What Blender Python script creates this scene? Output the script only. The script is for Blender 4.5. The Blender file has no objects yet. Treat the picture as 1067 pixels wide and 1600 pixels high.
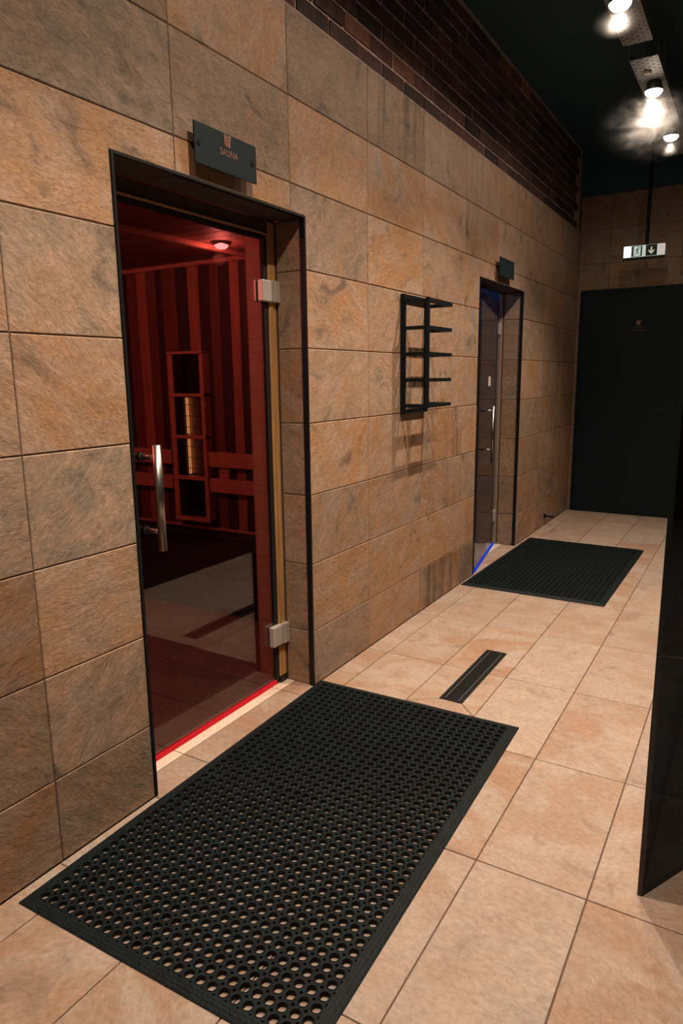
import bpy, bmesh, math, random
from mathutils import Vector, Matrix, Euler

random.seed(7)
C = bpy.context.scene.collection
S = bpy.context.scene
R = math.radians

# ------------------------------------------------------------------ camera
cam_d = bpy.data.cameras.new('camera')
cam = bpy.data.objects.new('camera', cam_d); C.objects.link(cam)
cam_d.sensor_fit = 'VERTICAL'; cam_d.sensor_height = 36.0
cam_d.lens = 1070.24 / 1600 * 36.0
cam_d.clip_start = 0.02
cam.location = (1.57003, -1.05453, 1.33117)
cam.rotation_euler = (R(78.9252), R(0.6937), R(30.9963))
S.camera = cam

# ------------------------------------------------------------------ world, exposure
w = bpy.data.worlds.new('world'); S.world = w; w.use_nodes = True
w.node_tree.nodes['Background'].inputs[0].default_value = (0.35, 0.6, 0.75, 1)
w.node_tree.nodes['Background'].inputs[1].default_value = 0.012
S.view_settings.view_transform = 'Standard'
S.view_settings.look = 'None'
S.view_settings.gamma = 1.0
S.view_settings.use_curve_mapping = False
S.view_settings.exposure = 0.0

# lamp settings (the lamps themselves are built in spot_lamp below)
LAMP_Y = [-0.40, 0.57, 1.60, 2.56, 3.70, 4.62]
LAMP_W = [178, 176, 168, 164, 152, 92]
WIDE = 0.10                    # share of each lamp that spreads wide
LAMP_X, LAMP_Z = 0.88, 2.94
LAMP_COL = (1.0, 0.80, 0.63)
SPILL_W = 0.04

# ------------------------------------------------------------------ materials
def new_mat(name):
    m = bpy.data.materials.new(name); m.use_nodes = True
    nt = m.node_tree; nt.nodes.clear()
    out = nt.nodes.new('ShaderNodeOutputMaterial')
    return m, nt, out

def nd(nt, t, **kw):
    n = nt.nodes.new(t)
    for k, v in kw.items():
        setattr(n, k, v)
    return n

def plain(name, col, rough=0.5, metal=0.0, spec=0.5, noise=0.0, nscale=30, bump=0.0, bscale=60, stretch=(1, 1, 1), coat=0.0):
    m, nt, out = new_mat(name)
    b = nd(nt, 'ShaderNodeBsdfPrincipled')
    b.inputs['Base Color'].default_value = (*col, 1)
    b.inputs['Roughness'].default_value = rough
    b.inputs['Metallic'].default_value = metal
    b.inputs['Specular IOR Level'].default_value = spec
    b.inputs['Coat Weight'].default_value = coat
    nt.links.new(b.outputs[0], out.inputs[0])
    if noise or bump:
        tc = nd(nt, 'ShaderNodeTexCoord'); mp = nd(nt, 'ShaderNodeMapping')
        mp.inputs['Scale'].default_value = stretch
        nt.links.new(tc.outputs['Object'], mp.inputs[0])
        if noise:
            n = nd(nt, 'ShaderNodeTexNoise'); n.inputs['Scale'].default_value = nscale; n.inputs['Detail'].default_value = 6
            nt.links.new(mp.outputs[0], n.inputs['Vector'])
            r = nd(nt, 'ShaderNodeMapRange')
            r.inputs[1].default_value = 0.3; r.inputs[2].default_value = 0.7
            r.inputs[3].default_value = 1 - noise; r.inputs[4].default_value = 1 + noise
            nt.links.new(n.outputs[0], r.inputs[0])
            mx = nd(nt, 'ShaderNodeVectorMath', operation='SCALE'); mx.inputs[0].default_value = col
            nt.links.new(r.outputs[0], mx.inputs['Scale'])
            nt.links.new(mx.outputs[0], b.inputs['Base Color'])
        if bump:
            n2 = nd(nt, 'ShaderNodeTexNoise'); n2.inputs['Scale'].default_value = bscale; n2.inputs['Detail'].default_value = 5
            nt.links.new(mp.outputs[0], n2.inputs['Vector'])
            bp = nd(nt, 'ShaderNodeBump'); bp.inputs['Strength'].default_value = bump; bp.inputs['Distance'].default_value = 0.004
            nt.links.new(n2.outputs[0], bp.inputs['Height']); nt.links.new(bp.outputs[0], b.inputs['Normal'])
    return m

def emit(name, col, strength):
    m, nt, out = new_mat(name)
    e = nd(nt, 'ShaderNodeEmission'); e.inputs[0].default_value = (*col, 1); e.inputs[1].default_value = strength
    nt.links.new(e.outputs[0], out.inputs[0])
    return m

def stone(name, pale, warm, grey, dark, rough, bump, scale=1.0, wstrength=1.0):
    """cleft stone-look porcelain; every tile is offset by its own random number,
    its 'tone' property slides it from warm (0) to grey (1), 'shade' scales its base colour"""
    m, nt, out = new_mat(name); L = nt.links.new
    b = nd(nt, 'ShaderNodeBsdfPrincipled'); L(b.outputs[0], out.inputs[0])
    b.inputs['Roughness'].default_value = rough; b.inputs['Specular IOR Level'].default_value = 0.35
    tc = nd(nt, 'ShaderNodeTexCoord'); oi = nd(nt, 'ShaderNodeObjectInfo')
    off = nd(nt, 'ShaderNodeVectorMath', operation='SCALE'); off.inputs[0].default_value = (37.1, 91.7, 53.3)
    L(oi.outputs['Random'], off.inputs['Scale'])
    add = nd(nt, 'ShaderNodeVectorMath', operation='ADD'); L(tc.outputs['Object'], add.inputs[0]); L(off.outputs[0], add.inputs[1])
    # rotate the veining a little per tile
    rot = nd(nt, 'ShaderNodeVectorRotate', rotation_type='Z_AXIS')
    ang = nd(nt, 'ShaderNodeMath', operation='MULTIPLY'); ang.inputs[1].default_value = 40.0; L(oi.outputs['Random'], ang.inputs[0])
    ang2 = nd(nt, 'ShaderNodeMath', operation='SINE'); L(ang.outputs[0], ang2.inputs[0])
    ang3 = nd(nt, 'ShaderNodeMath', operation='MULTIPLY'); ang3.inputs[1].default_value = 0.8; L(ang2.outputs[0], ang3.inputs[0])
    L(tc.outputs['Object'], rot.inputs['Vector']); L(ang3.outputs[0], rot.inputs['Angle'])
    add2 = nd(nt, 'ShaderNodeVectorMath', operation='ADD'); L(rot.outputs[0], add2.inputs[0]); L(off.outputs[0], add2.inputs[1])
    mp = nd(nt, 'ShaderNodeMapping'); mp.inputs['Scale'].default_value = (1.0, 1.5, 1.0); L(add2.outputs[0], mp.inputs[0])
    at = nd(nt, 'ShaderNodeAttribute', attribute_type='OBJECT', attribute_name='tone')
    ash = nd(nt, 'ShaderNodeAttribute', attribute_type='OBJECT', attribute_name='shade')
    ast = nd(nt, 'ShaderNodeAttribute', attribute_type='OBJECT', attribute_name='streak')
    def noise(sc, det, dist, vec, rgh=0.55):
        n = nd(nt, 'ShaderNodeTexNoise'); n.inputs['Scale'].default_value = sc * scale; n.inputs['Detail'].default_value = det
        n.inputs['Roughness'].default_value = rgh; n.inputs['Distortion'].default_value = dist
        L(vec, n.inputs['Vector']); return n.outputs[0]
    def ramp(fac, lo, hi):
        r = nd(nt, 'ShaderNodeMapRange'); r.inputs[1].default_value = lo; r.inputs[2].default_value = hi; r.clamp = True
        r.interpolation_type = 'SMOOTHSTEP'
        L(fac, r.inputs[0]); return r.outputs[0]
    def mix(f, a, bb):
        n = nd(nt, 'ShaderNodeMix', data_type='RGBA')
        if hasattr(f, 'is_linked'): L(f, n.inputs[0])
        else: n.inputs[0].default_value = f
        for s, v in ((6, a), (7, bb)):
            if hasattr(v, 'is_linked'): L(v, n.inputs[s])
            else: n.inputs[s].default_value = (*v, 1)
        return n.outputs[2]
    big = noise(3.4, 8, 0.9, mp.outputs[0], 0.6)
    med = noise(9.0, 6, 1.0, mp.outputs[0])
    fine = noise(55, 8, 0.4, mp.outputs[0], 0.7)
    blot = noise(5.5, 5, 1.4, add.outputs[0])
    # base warm / pale / grey
    c = mix(ramp(big, 0.38, 0.62), pale, warm)
    g = mix(ramp(med, 0.35, 0.7), grey, pale)
    tn = nd(nt, 'ShaderNodeMath', operation='ADD', use_clamp=True); L(at.outputs['Fac'], tn.inputs[0])
    bl = nd(nt, 'ShaderNodeMath', operation='MULTIPLY_ADD'); L(blot, bl.inputs[0]); bl.inputs[1].default_value = 1.6; bl.inputs[2].default_value = -0.8
    L(bl.outputs[0], tn.inputs[1])
    c = mix(tn.outputs[0], c, g)
    # dark blotches
    dk = nd(nt, 'ShaderNodeMath', operation='MULTIPLY'); L(ramp(blot, 0.56, 0.78), dk.inputs[0]); dk.inputs[1].default_value = 0.68
    c = mix(dk.outputs[0], c, dark)
    # vertical streaks on some tiles
    mps = nd(nt, 'ShaderNodeMapping'); mps.inputs['Scale'].default_value = (10, 1.0, 1); L(add.outputs[0], mps.inputs[0])
    st = noise(1.2, 8, 0.8, mps.outputs[0], 0.65)
    sm = nd(nt, 'ShaderNodeMath', operation='MULTIPLY'); L(ramp(st, 0.42, 0.68), sm.inputs[0]); L(ast.outputs['Fac'], sm.inputs[1])
    c = mix(sm.outputs[0], c, dark)
    # fine speckle
    f2 = nd(nt, 'ShaderNodeMapRange'); f2.inputs[1].default_value = 0.3; f2.inputs[2].default_value = 0.7
    f2.inputs[3].default_value = 1 - 0.28 * wstrength; f2.inputs[4].default_value = 1 + 0.22 * wstrength; L(fine, f2.inputs[0])
    sc = nd(nt, 'ShaderNodeVectorMath', operation='SCALE'); L(c, sc.inputs[0]); L(f2.outputs[0], sc.inputs['Scale'])
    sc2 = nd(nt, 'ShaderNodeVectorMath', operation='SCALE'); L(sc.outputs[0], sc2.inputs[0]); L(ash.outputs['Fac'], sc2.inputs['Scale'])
    L(sc2.outputs[0], b.inputs['Base Color'])
    # cleft relief: terraced slopes, fissures and grain
    mpr = nd(nt, 'ShaderNodeMapping'); mpr.inputs['Scale'].default_value = (1.0, 1.9, 1.0); L(add2.outputs[0], mpr.inputs[0])
    lay = noise(5.0, 9, 0.25, mpr.outputs[0], 0.62)
    sn = nd(nt, 'ShaderNodeMath', operation='MULTIPLY'); L(lay, sn.inputs[0]); sn.inputs[1].default_value = 26.0
    ter = nd(nt, 'ShaderNodeMath', operation='PINGPONG'); L(sn.outputs[0], ter.inputs[0]); ter.inputs[1].default_value = 1.0
    tsm = ramp(ter.outputs[0], 0.0, 0.35)
    hs = nd(nt, 'ShaderNodeMath', operation='MULTIPLY_ADD'); L(tsm, hs.inputs[0]); hs.inputs[1].default_value = 0.05
    l2 = nd(nt, 'ShaderNodeMath', operation='MULTIPLY'); L(lay, l2.inputs[0]); l2.inputs[1].default_value = 1.1; L(l2.outputs[0], hs.inputs[2])
    hs2 = nd(nt, 'ShaderNodeMath', operation='MULTIPLY_ADD'); L(fine, hs2.inputs[0]); hs2.inputs[1].default_value = 0.16; L(hs.outputs[0], hs2.inputs[2])
    bp = nd(nt, 'ShaderNodeBump'); bp.inputs['Strength'].default_value = bump; bp.inputs['Distance'].default_value = 0.012
    L(hs2.outputs[0], bp.inputs['Height']); L(bp.outputs[0], b.inputs['Normal'])
    return m

def glass_mat(name, tint, ior=1.5, rough=0.0):
    m, nt, out = new_mat(name); L = nt.links.new
    t = nd(nt, 'ShaderNodeBsdfTransparent'); t.inputs[0].default_value = (*tint, 1)
    g = nd(nt, 'ShaderNodeBsdfGlossy'); g.inputs['Roughness'].default_value = rough; g.inputs[0].default_value = (1, 1, 1, 1)
    f = nd(nt, 'ShaderNodeFresnel')
    # the pane does not bend light, so both of its faces mirror like air-to-glass
    gm = nd(nt, 'ShaderNodeNewGeometry'); im = nd(nt, 'ShaderNodeMapRange')
    im.inputs[3].default_value = ior; im.inputs[4].default_value = 1 / ior
    L(gm.outputs['Backfacing'], im.inputs[0]); L(im.outputs[0], f.inputs[0])
    mx = nd(nt, 'ShaderNodeMixShader'); L(f.outputs[0], mx.inputs[0]); L(t.outputs[0], mx.inputs[1]); L(g.outputs[0], mx.inputs[2])
    L(mx.outputs[0], out.inputs[0])
    return m

M = {}
M['wall_tile'] = stone('wall_tile', (0.410, 0.272, 0.188), (0.400, 0.210, 0.098), (0.262, 0.205, 0.148), (0.075, 0.052, 0.036), 0.6, 0.95)
M['floor_tile'] = stone('floor_tile', (0.385, 0.296, 0.232), (0.325, 0.195, 0.122), (0.325, 0.256, 0.206), (0.17, 0.105, 0.068), 0.55, 0.45, 1.0, 0.95)
M['steam_tile'] = plain('steam_tile', (0.10, 0.10, 0.12), 0.5, noise=0.3, bump=0.5)
M['grout'] = plain('grout', (0.085, 0.055, 0.036), 0.9, noise=0.25, nscale=40)
M['floor_grout'] = plain('floor_grout', (0.11, 0.066, 0.040), 0.9, noise=0.25, nscale=40)
M['mortar'] = plain('mortar', (0.46, 0.33, 0.26), 0.95, noise=0.4, nscale=25, bump=0.6)
def brick_mat():
    m, nt, out = new_mat('brick'); L = nt.links.new
    b = nd(nt, 'ShaderNodeBsdfPrincipled'); b.inputs['Roughness'].default_value = 0.9; L(b.outputs[0], out.inputs[0])
    tc = nd(nt, 'ShaderNodeTexCoord'); oi = nd(nt, 'ShaderNodeObjectInfo')
    off = nd(nt, 'ShaderNodeVectorMath', operation='SCALE'); off.inputs[0].default_value = (31, 57, 83); L(oi.outputs['Random'], off.inputs['Scale'])
    add = nd(nt, 'ShaderNodeVectorMath', operation='ADD'); L(tc.outputs['Object'], add.inputs[0]); L(off.outputs[0], add.inputs[1])
    n = nd(nt, 'ShaderNodeTexNoise'); n.inputs['Scale'].default_value = 18; n.inputs['Detail'].default_value = 7; L(add.outputs[0], n.inputs['Vector'])
    cr = nd(nt, 'ShaderNodeValToRGB'); cr.color_ramp.elements[0].color = (0.028, 0.014, 0.014, 1); cr.color_ramp.elements[1].color = (0.115, 0.045, 0.036, 1)
    e = cr.color_ramp.elements.new(0.96); e.color = (0.10, 0.040, 0.032, 1); cr.color_ramp.elements[-1].color = (0.32, 0.13, 0.06, 1)
    L(oi.outputs['Random'], cr.inputs[0])
    mr = nd(nt, 'ShaderNodeMapRange'); mr.inputs[1].default_value = 0.3; mr.inputs[2].default_value = 0.7; mr.inputs[3].default_value = 0.6; mr.inputs[4].default_value = 1.4
    L(n.outputs[0], mr.inputs[0])
    s = nd(nt, 'ShaderNodeVectorMath', operation='SCALE'); L(cr.outputs[0], s.inputs[0]); L(mr.outputs[0], s.inputs['Scale']); L(s.outputs[0], b.inputs['Base Color'])
    bp = nd(nt, 'ShaderNodeBump'); bp.inputs['Strength'].default_value = 0.8; bp.inputs['Distance'].default_value = 0.006
    L(n.outputs[0], bp.inputs['Height']); L(bp.outputs[0], b.inputs['Normal'])
    return m
M['brick'] = brick_mat()
M['black_paint'] = plain('black_paint', (0.034, 0.070, 0.092), 0.9, spec=0.2, bump=0.5, bscale=20)
M['black_wall'] = plain('black_wall', (0.014, 0.017, 0.019), 0.8)
M['black_metal'] = plain('black_metal', (0.006, 0.009, 0.0105), 0.55, spec=0.12)
M['black_trim'] = plain('black_trim', (0.008, 0.009, 0.010), 0.45, spec=0.25)
M['door_black'] = plain('door_black', (0.0055, 0.0125, 0.0155), 0.6, spec=0.15)
M['sign_black'] = plain('sign_black', (0.007, 0.0165, 0.0205), 0.6, spec=0.2)
M['copper'] = plain('copper', (0.30, 0.135, 0.085), 0.5, metal=0.3)
M['faint_copper'] = plain('faint_copper', (0.16, 0.09, 0.07), 0.5)
M['steel'] = plain('steel', (0.40, 0.375, 0.345), 0.3, metal=1.0, noise=0.12, nscale=80, stretch=(1, 1, 0.05))
M['hinge_steel'] = plain('hinge_steel', (0.66, 0.61, 0.56), 0.45, metal=0.55)
M['wood_post'] = plain('wood_post', (0.50, 0.26, 0.09), 0.6, noise=0.3, nscale=14, stretch=(6, 6, 0.3), bump=0.15)
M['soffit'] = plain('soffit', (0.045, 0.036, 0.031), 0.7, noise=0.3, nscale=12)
M['post_beige'] = plain('post_beige', (0.30, 0.22, 0.155), 0.5)
M['header_wood'] = plain('header_wood', (0.075, 0.048, 0.032), 0.6, noise=0.3, nscale=14, stretch=(6, 0.3, 6))
M['plank_light'] = plain('plank_light', (0.46, 0.25, 0.17), 0.6, noise=0.25, nscale=12, stretch=(6, 6, 0.3))
M['plank_mid'] = plain('plank_mid', (0.20, 0.10, 0.075), 0.6, noise=0.25, nscale=12, stretch=(6, 6, 0.3))
M['plank_dark'] = plain('plank_dark', (0.055, 0.034, 0.030), 0.6, noise=0.25, nscale=12, stretch=(6, 6, 0.3))
M['rail_wood'] = plain('rail_wood', (0.62, 0.36, 0.25), 0.55, noise=0.15, nscale=12, stretch=(0.3, 6, 6))
M['ceiling_wood'] = plain('ceiling_wood', (0.24, 0.13, 0.095), 0.6, noise=0.3, nscale=12, stretch=(0.3, 6, 6))
M['bench_dark'] = plain('bench_dark', (0.012, 0.012, 0.013), 0.7)
M['heater_black'] = plain('heater_black', (0.010, 0.010, 0.011), 0.5)
M['grille_wire'] = plain('grille_wire', (0.03, 0.028, 0.026), 0.4, metal=0.6)
M['heat_glow'] = emit('heat_glow', (1.0, 0.42, 0.15), 2.6)
M['reflector'] = plain('reflector', (0.40, 0.26, 0.17), 0.5, metal=0.3)
M['red_lens'] = emit('red_lens', (1.0, 0.20, 0.20), 9.0)
M['red_strip'] = emit('red_strip', (1.0, 0.025, 0.03), 0.62)  # emission standing in for sauna light leaking under the door
M['blue_strip'] = emit('blue_strip', (0.03, 0.10, 0.85), 0.55)  # painted light leak under the far door, and the blue lamp's lens
M['red_strip_lit'] = emit('ceiling_led_red', (1.0, 0.03, 0.04), 0.28)  # glow for lamp light reflected on the ceiling strip, unused
M['seal_black'] = plain('seal_black', (0.008, 0.009, 0.010), 0.6)
M['smoked_glass'] = glass_mat('smoked_glass', (0.55, 0.50, 0.50))
M['dark_glass'] = glass_mat('dark_glass', (0.60, 0.64, 0.72), 1.22)
M['black_glass'] = glass_mat('black_glass', (0.19, 0.215, 0.24), 1.45)
M['glass_edge'] = plain('glass_edge', (0.006, 0.009, 0.010), 0.25)
M['rubber'] = plain('rubber', (0.0056, 0.0095, 0.0112), 0.6, spec=0.13, noise=0.35, nscale=25, bump=0.25, bscale=160)
M['rubber_edge'] = plain('rubber_edge', (0.0060, 0.0098, 0.0112), 0.6, spec=0.15, noise=0.3, nscale=25, bump=0.6, bscale=120, stretch=(1, 1, 1))
M['drain_dark'] = plain('drain_dark', (0.006, 0.0075, 0.008), 0.5, spec=0.25)
M['drain_rail'] = plain('drain_rail', (0.26, 0.24, 0.22), 0.35, metal=0.8)
M['galvanised'] = plain('galvanised', (0.30, 0.31, 0.31), 0.5, metal=0.35, noise=0.2, nscale=30)
M['lamp_body'] = plain('lamp_body', (0.012, 0.013, 0.014), 0.5)
M['lamp_lens'] = emit('lamp_lens', (1.0, 0.86, 0.70), 16.0)
M['exit_face'] = emit('exit_face', (0.80, 0.92, 0.80), 0.62)
M['exit_lamp'] = emit('exit_lamp', (0.93, 1.0, 0.93), 2.2)
M['exit_pink'] = emit('exit_end', (1.0, 0.84, 0.76), 0.55)
M['exit_dark'] = plain('exit_dark', (0.008, 0.014, 0.016), 0.6)
M['exit_arrow'] = emit('exit_arrow', (0.78, 0.80, 0.52), 0.55)
M['label_white'] = plain('label_white', (0.75, 0.68, 0.63), 0.6)
M['threshold'] = plain('threshold', (0.66, 0.52, 0.41), 0.55, noise=0.12, nscale=40)
M['concrete_dark'] = plain('concrete_dark', (0.05, 0.045, 0.042), 0.85)
M['sauna_floor'] = stone('sauna_floor', (0.32, 0.22, 0.17), (0.30, 0.19, 0.13), (0.25, 0.19, 0.15), (0.15, 0.10, 0.08), 0.6, 0.2)

# ------------------------------------------------------------------ mesh helpers
def link(name, me, mat=None, parent=None, loc=(0, 0, 0), rot=(0, 0, 0)):
    o = bpy.data.objects.new(name, me); C.objects.link(o)
    if mat is not None and me is not None and not me.materials: me.materials.append(mat)
    o.location = loc; o.rotation_euler = rot
    if parent is not None: o.parent = parent
    return o

def tag(o, label=None, cat=None, group=None, kind=None):
    if label: o['label'] = label
    if cat: o['category'] = cat
    if group: o['group'] = group
    if kind: o['kind'] = kind
    return o

def empty(name, loc=(0, 0, 0), rot=(0, 0, 0)):
    o = bpy.data.objects.new(name, None); C.objects.link(o)
    o.empty_display_size = 0.05; o.location = loc; o.rotation_euler = rot
    return o

class MB:
    """collects simple solids into ONE mesh"""
    def __init__(s): s.v = []; s.f = []; s.sm = []
    def add(s, vs, fs, smooth=False):
        k = len(s.v); s.v += [tuple(v) for v in vs]
        for f in fs: s.f.append([i + k for i in f]); s.sm.append(smooth)
        return s
    def box(s, x0, x1, y0, y1, z0, z1, b=0.0):
        if b <= 0:
            vs = [(x, y, z) for z in (z0, z1) for y in (y0, y1) for x in (x0, x1)]
            return s.add(vs, [(0, 2, 3, 1), (4, 5, 7, 6), (0, 1, 5, 4), (2, 6, 7, 3), (0, 4, 6, 2), (1, 3, 7, 5)])
        bm = bmesh.new(); bmesh.ops.create_cube(bm, size=1)
        bmesh.ops.scale(bm, vec=(x1 - x0, y1 - y0, z1 - z0), verts=bm.verts)
        bmesh.ops.translate(bm, vec=((x0 + x1) / 2, (y0 + y1) / 2, (z0 + z1) / 2), verts=bm.verts)
        bmesh.ops.bevel(bm, geom=bm.edges[:], offset=b, segments=2, affect='EDGES', profile=0.5)
        return s.bm(bm)
    def bm(s, bm, smooth=False):
        bm.verts.ensure_lookup_table(); bm.verts.index_update()
        s.add([v.co[:] for v in bm.verts], [[v.index for v in f.verts] for f in bm.faces], smooth); bm.free(); return s
    def tube(s, p0, p1, r0, r1=None, n=16, caps=True):
        r1 = r0 if r1 is None else r1
        p0 = Vector(p0); p1 = Vector(p1); d = (p1 - p0).normalized()
        a = d.orthogonal().normalized(); b = d.cross(a)
        vs = []
        for p, r in ((p0, r0), (p1, r1)):
            for i in range(n):
                t = 2 * math.pi * i / n; vs.append(p + (a * math.cos(t) + b * math.sin(t)) * r)
        s.add(vs, [(i, (i + 1) % n, n + (i + 1) % n, n + i) for i in range(n)], True)
        if caps:
            s.add(vs[:n], [list(range(n))[::-1]]); s.add(vs[n:], [list(range(n))])
        return s
    def lathe(s, prof, axis_p, axis_d, n=20):
        """profile [(r, h)] turned about axis"""
        p = Vector(axis_p); d = Vector(axis_d).normalized(); a = d.orthogonal().normalized(); b = d.cross(a)
        vs = []
        for r, h in prof:
            for i in range(n):
                t = 2 * math.pi * i / n; vs.append(p + d * h + (a * math.cos(t) + b * math.sin(t)) * r)
        fs = []
        for k in range(len(prof) - 1):
            for i in range(n):
                fs.append((k * n + i, k * n + (i + 1) % n, (k + 1) * n + (i + 1) % n, (k + 1) * n + i))
        return s.add(vs, fs, True)
    def build(s, name, mat, parent=None, loc=(0, 0, 0), rot=(0, 0, 0)):
        me = bpy.data.meshes.new(name); me.from_pydata(s.v, [], s.f)
        me.polygons.foreach_set('use_smooth', s.sm); me.update()
        bm = bmesh.new(); bm.from_mesh(me)
        bmesh.ops.remove_doubles(bm, verts=bm.verts, dist=1e-6); bmesh.ops.recalc_face_normals(bm, faces=bm.faces)
        bm.to_mesh(me); bm.free()
        return link(name, me, mat, parent, loc, rot)

def inset_poly(pts, b):
    n = len(pts); out = []
    area = sum(pts[i][0] * pts[(i + 1) % n][1] - pts[(i + 1) % n][0] * pts[i][1] for i in range(n))
    if area < 0: pts = pts[::-1]
    for i in range(n):
        p0 = Vector(pts[i - 1]); p1 = Vector(pts[i]); p2 = Vector(pts[(i + 1) % n])
        d1 = (p1 - p0).normalized(); d2 = (p2 - p1).normalized()
        n1 = Vector((-d1.y, d1.x)); n2 = Vector((-d2.y, d2.x))
        m = (n1 + n2); m = m / max(m.length_squared, 1e-6) * 2
        out.append((p1.x + m.x * b, p1.y + m.y * b))
    return pts, out

_tile_cache = {}
def tile_mesh(pts, joint=0.0015, bevel=0.0026, thick=0.009, drop=0.0020):
    key = (tuple((round(x, 4), round(y, 4)) for x, y in pts), joint, bevel, thick)
    if key in _tile_cache: return _tile_cache[key]
    pts, outer = inset_poly(list(pts), joint)
    _, inner = inset_poly(outer, bevel)
    n = len(pts)
    vs = [(x, y, -thick) for x, y in outer] + [(x, y, -drop) for x, y in outer] + [(x, y, 0) for x, y in inner]
    fs = [[(i + 1) % n, i, n + i, n + (i + 1) % n][::-1] for i in range(n)] + \
         [[n + (i + 1) % n, n + i, 2 * n + i, 2 * n + (i + 1) % n][::-1] for i in range(n)] + \
         [list(range(2 * n, 3 * n)), list(range(n))[::-1]]
    me = bpy.data.meshes.new('tile'); me.from_pydata(vs, [], fs); me.update()
    _tile_cache[key] = me
    return me

ROT_LEFT = (R(90), 0, R(90))      # u=+y v=+z n=+x
ROT_END = (R(90), 0, 0)           # u=+x v=+z n=-y
ROT_FLOOR = (0, 0, 0)
ROT_SOFFIT = (R(180), 0, 0)       # u=+x v=-y n=-z

def tile(parent, mat, pts, place, rot, tone=None, shade=None, streak=0.0, name='tile', proud=None, **kw):
    """pts in wall coordinates (u,v); place(u,v,n) -> world"""
    cu = (min(p[0] for p in pts) + max(p[0] for p in pts)) / 2
    cv = (min(p[1] for p in pts) + max(p[1] for p in pts)) / 2
    me = tile_mesh([(p[0] - cu, p[1] - cv) for p in pts], **kw)
    pr = random.uniform(-0.0008, 0.0006) if proud is None else proud
    o = link(name, me, mat, parent, place(cu, cv, pr), rot)
    o['tone'] = random.choice((0.05, 0.2, 0.35, 0.5, 0.7)) if tone is None else tone
    o['shade'] = random.uniform(0.86, 1.08) if shade is None else shade
    o['streak'] = streak
    return o

def rect(u0, u1, v0, v1): return [(u0, v0), (u1, v0), (u1, v1), (u0, v1)]

def minus(u0, u1, v0, v1, opening):
    """tile rectangle minus an opening that stands on the floor (a,b,0,top)"""
    a, b, top = opening
    if v0 >= top - 1e-4 or u1 <= a + 1e-4 or u0 >= b - 1e-4: return [rect(u0, u1, v0, v1)]
    if u0 >= a - 1e-4 and u1 <= b + 1e-4:
        return [rect(u0, u1, top, v1)] if v1 > top + 0.01 else []
    out = []
    if u0 < a < u1:
        if v1 <= top + 1e-4: out.append(rect(u0, a, v0, v1))
        else: out.append([(u0, v0), (a, v0), (a, top), (u1, top), (u1, v1), (u0, v1)])
    elif u0 < b < u1:
        if v1 <= top + 1e-4: out.append(rect(b, u1, v0, v1))
        else: out.append([(u0, top), (b, top), (b, v0), (u1, v0), (u1, v1), (u0, v1)])
    return out

# ------------------------------------------------------------------ setting: left wall
W = 0.60134
END_Y = 5.95
TOP = 2.649
CEIL = 3.36
ZR = [0.0] + [0.249 + 0.3 * i for i in range(9)]
D1 = (0.351, 1.296, 1.947)     # sauna doorway  y0,y1,top
D2 = (3.265, W * 7, 1.945)     # steam room doorway
REC = -0.19                    # depth of the wall
Y0 = -2.2

wb = MB()
def wall_slab(x0, x1, z0, z1):
    ys = [Y0, D1[0], D1[1], D2[0], D2[1], END_Y + 0.1]
    wb.box(x0, x1, ys[0], ys[1], z0, z1)
    wb.box(x0, x1, ys[2], ys[3], z0, z1)
    wb.box(x0, x1, ys[4], ys[5], z0, z1)
wall_slab(REC, -0.0035, 0, D2[2])
wb.box(REC, -0.0035, Y0, D1[0], D2[2], TOP); wb.box(REC, -0.0035, D1[0], D1[1], D1[2], TOP)
wb.box(REC, -0.0035, D1[1], END_Y + 0.1, D2[2], TOP)
wall_left = tag(wb.build('wall_left', M['grout']), kind='structure')

TONES = {  # (column,row): tone, shade, streak   (tones read off the photograph)
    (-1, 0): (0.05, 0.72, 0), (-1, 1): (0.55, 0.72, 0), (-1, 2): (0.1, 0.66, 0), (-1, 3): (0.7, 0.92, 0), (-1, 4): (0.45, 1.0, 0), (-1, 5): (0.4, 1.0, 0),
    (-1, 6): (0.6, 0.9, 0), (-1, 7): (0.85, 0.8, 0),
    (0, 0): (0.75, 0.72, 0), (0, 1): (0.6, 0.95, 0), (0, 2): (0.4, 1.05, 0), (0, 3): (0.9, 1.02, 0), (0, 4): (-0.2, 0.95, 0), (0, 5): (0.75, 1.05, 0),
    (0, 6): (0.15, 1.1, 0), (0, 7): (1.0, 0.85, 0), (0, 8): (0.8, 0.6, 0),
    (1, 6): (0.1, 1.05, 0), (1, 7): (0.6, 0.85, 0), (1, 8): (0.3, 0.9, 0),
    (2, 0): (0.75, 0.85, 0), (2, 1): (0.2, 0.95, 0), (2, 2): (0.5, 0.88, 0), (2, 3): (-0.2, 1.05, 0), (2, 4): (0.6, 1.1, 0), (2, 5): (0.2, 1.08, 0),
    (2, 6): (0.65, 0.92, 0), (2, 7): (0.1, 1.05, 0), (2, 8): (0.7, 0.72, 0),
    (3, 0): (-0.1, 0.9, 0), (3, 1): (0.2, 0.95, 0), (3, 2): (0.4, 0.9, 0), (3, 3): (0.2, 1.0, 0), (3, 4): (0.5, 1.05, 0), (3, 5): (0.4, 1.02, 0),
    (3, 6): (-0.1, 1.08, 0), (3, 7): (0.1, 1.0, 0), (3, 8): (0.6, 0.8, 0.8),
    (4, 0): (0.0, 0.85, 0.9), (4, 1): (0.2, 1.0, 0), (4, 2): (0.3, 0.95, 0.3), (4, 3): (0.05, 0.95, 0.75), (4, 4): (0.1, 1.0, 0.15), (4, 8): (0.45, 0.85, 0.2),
    (5, 0): (0.4, 0.7, 0), (6, 8): (0.2, 0.9, 0.3), (7, 8): (0.2, 0.9, 0.3), (7, 7): (0.2, 1.0, 0.3),
}
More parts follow.
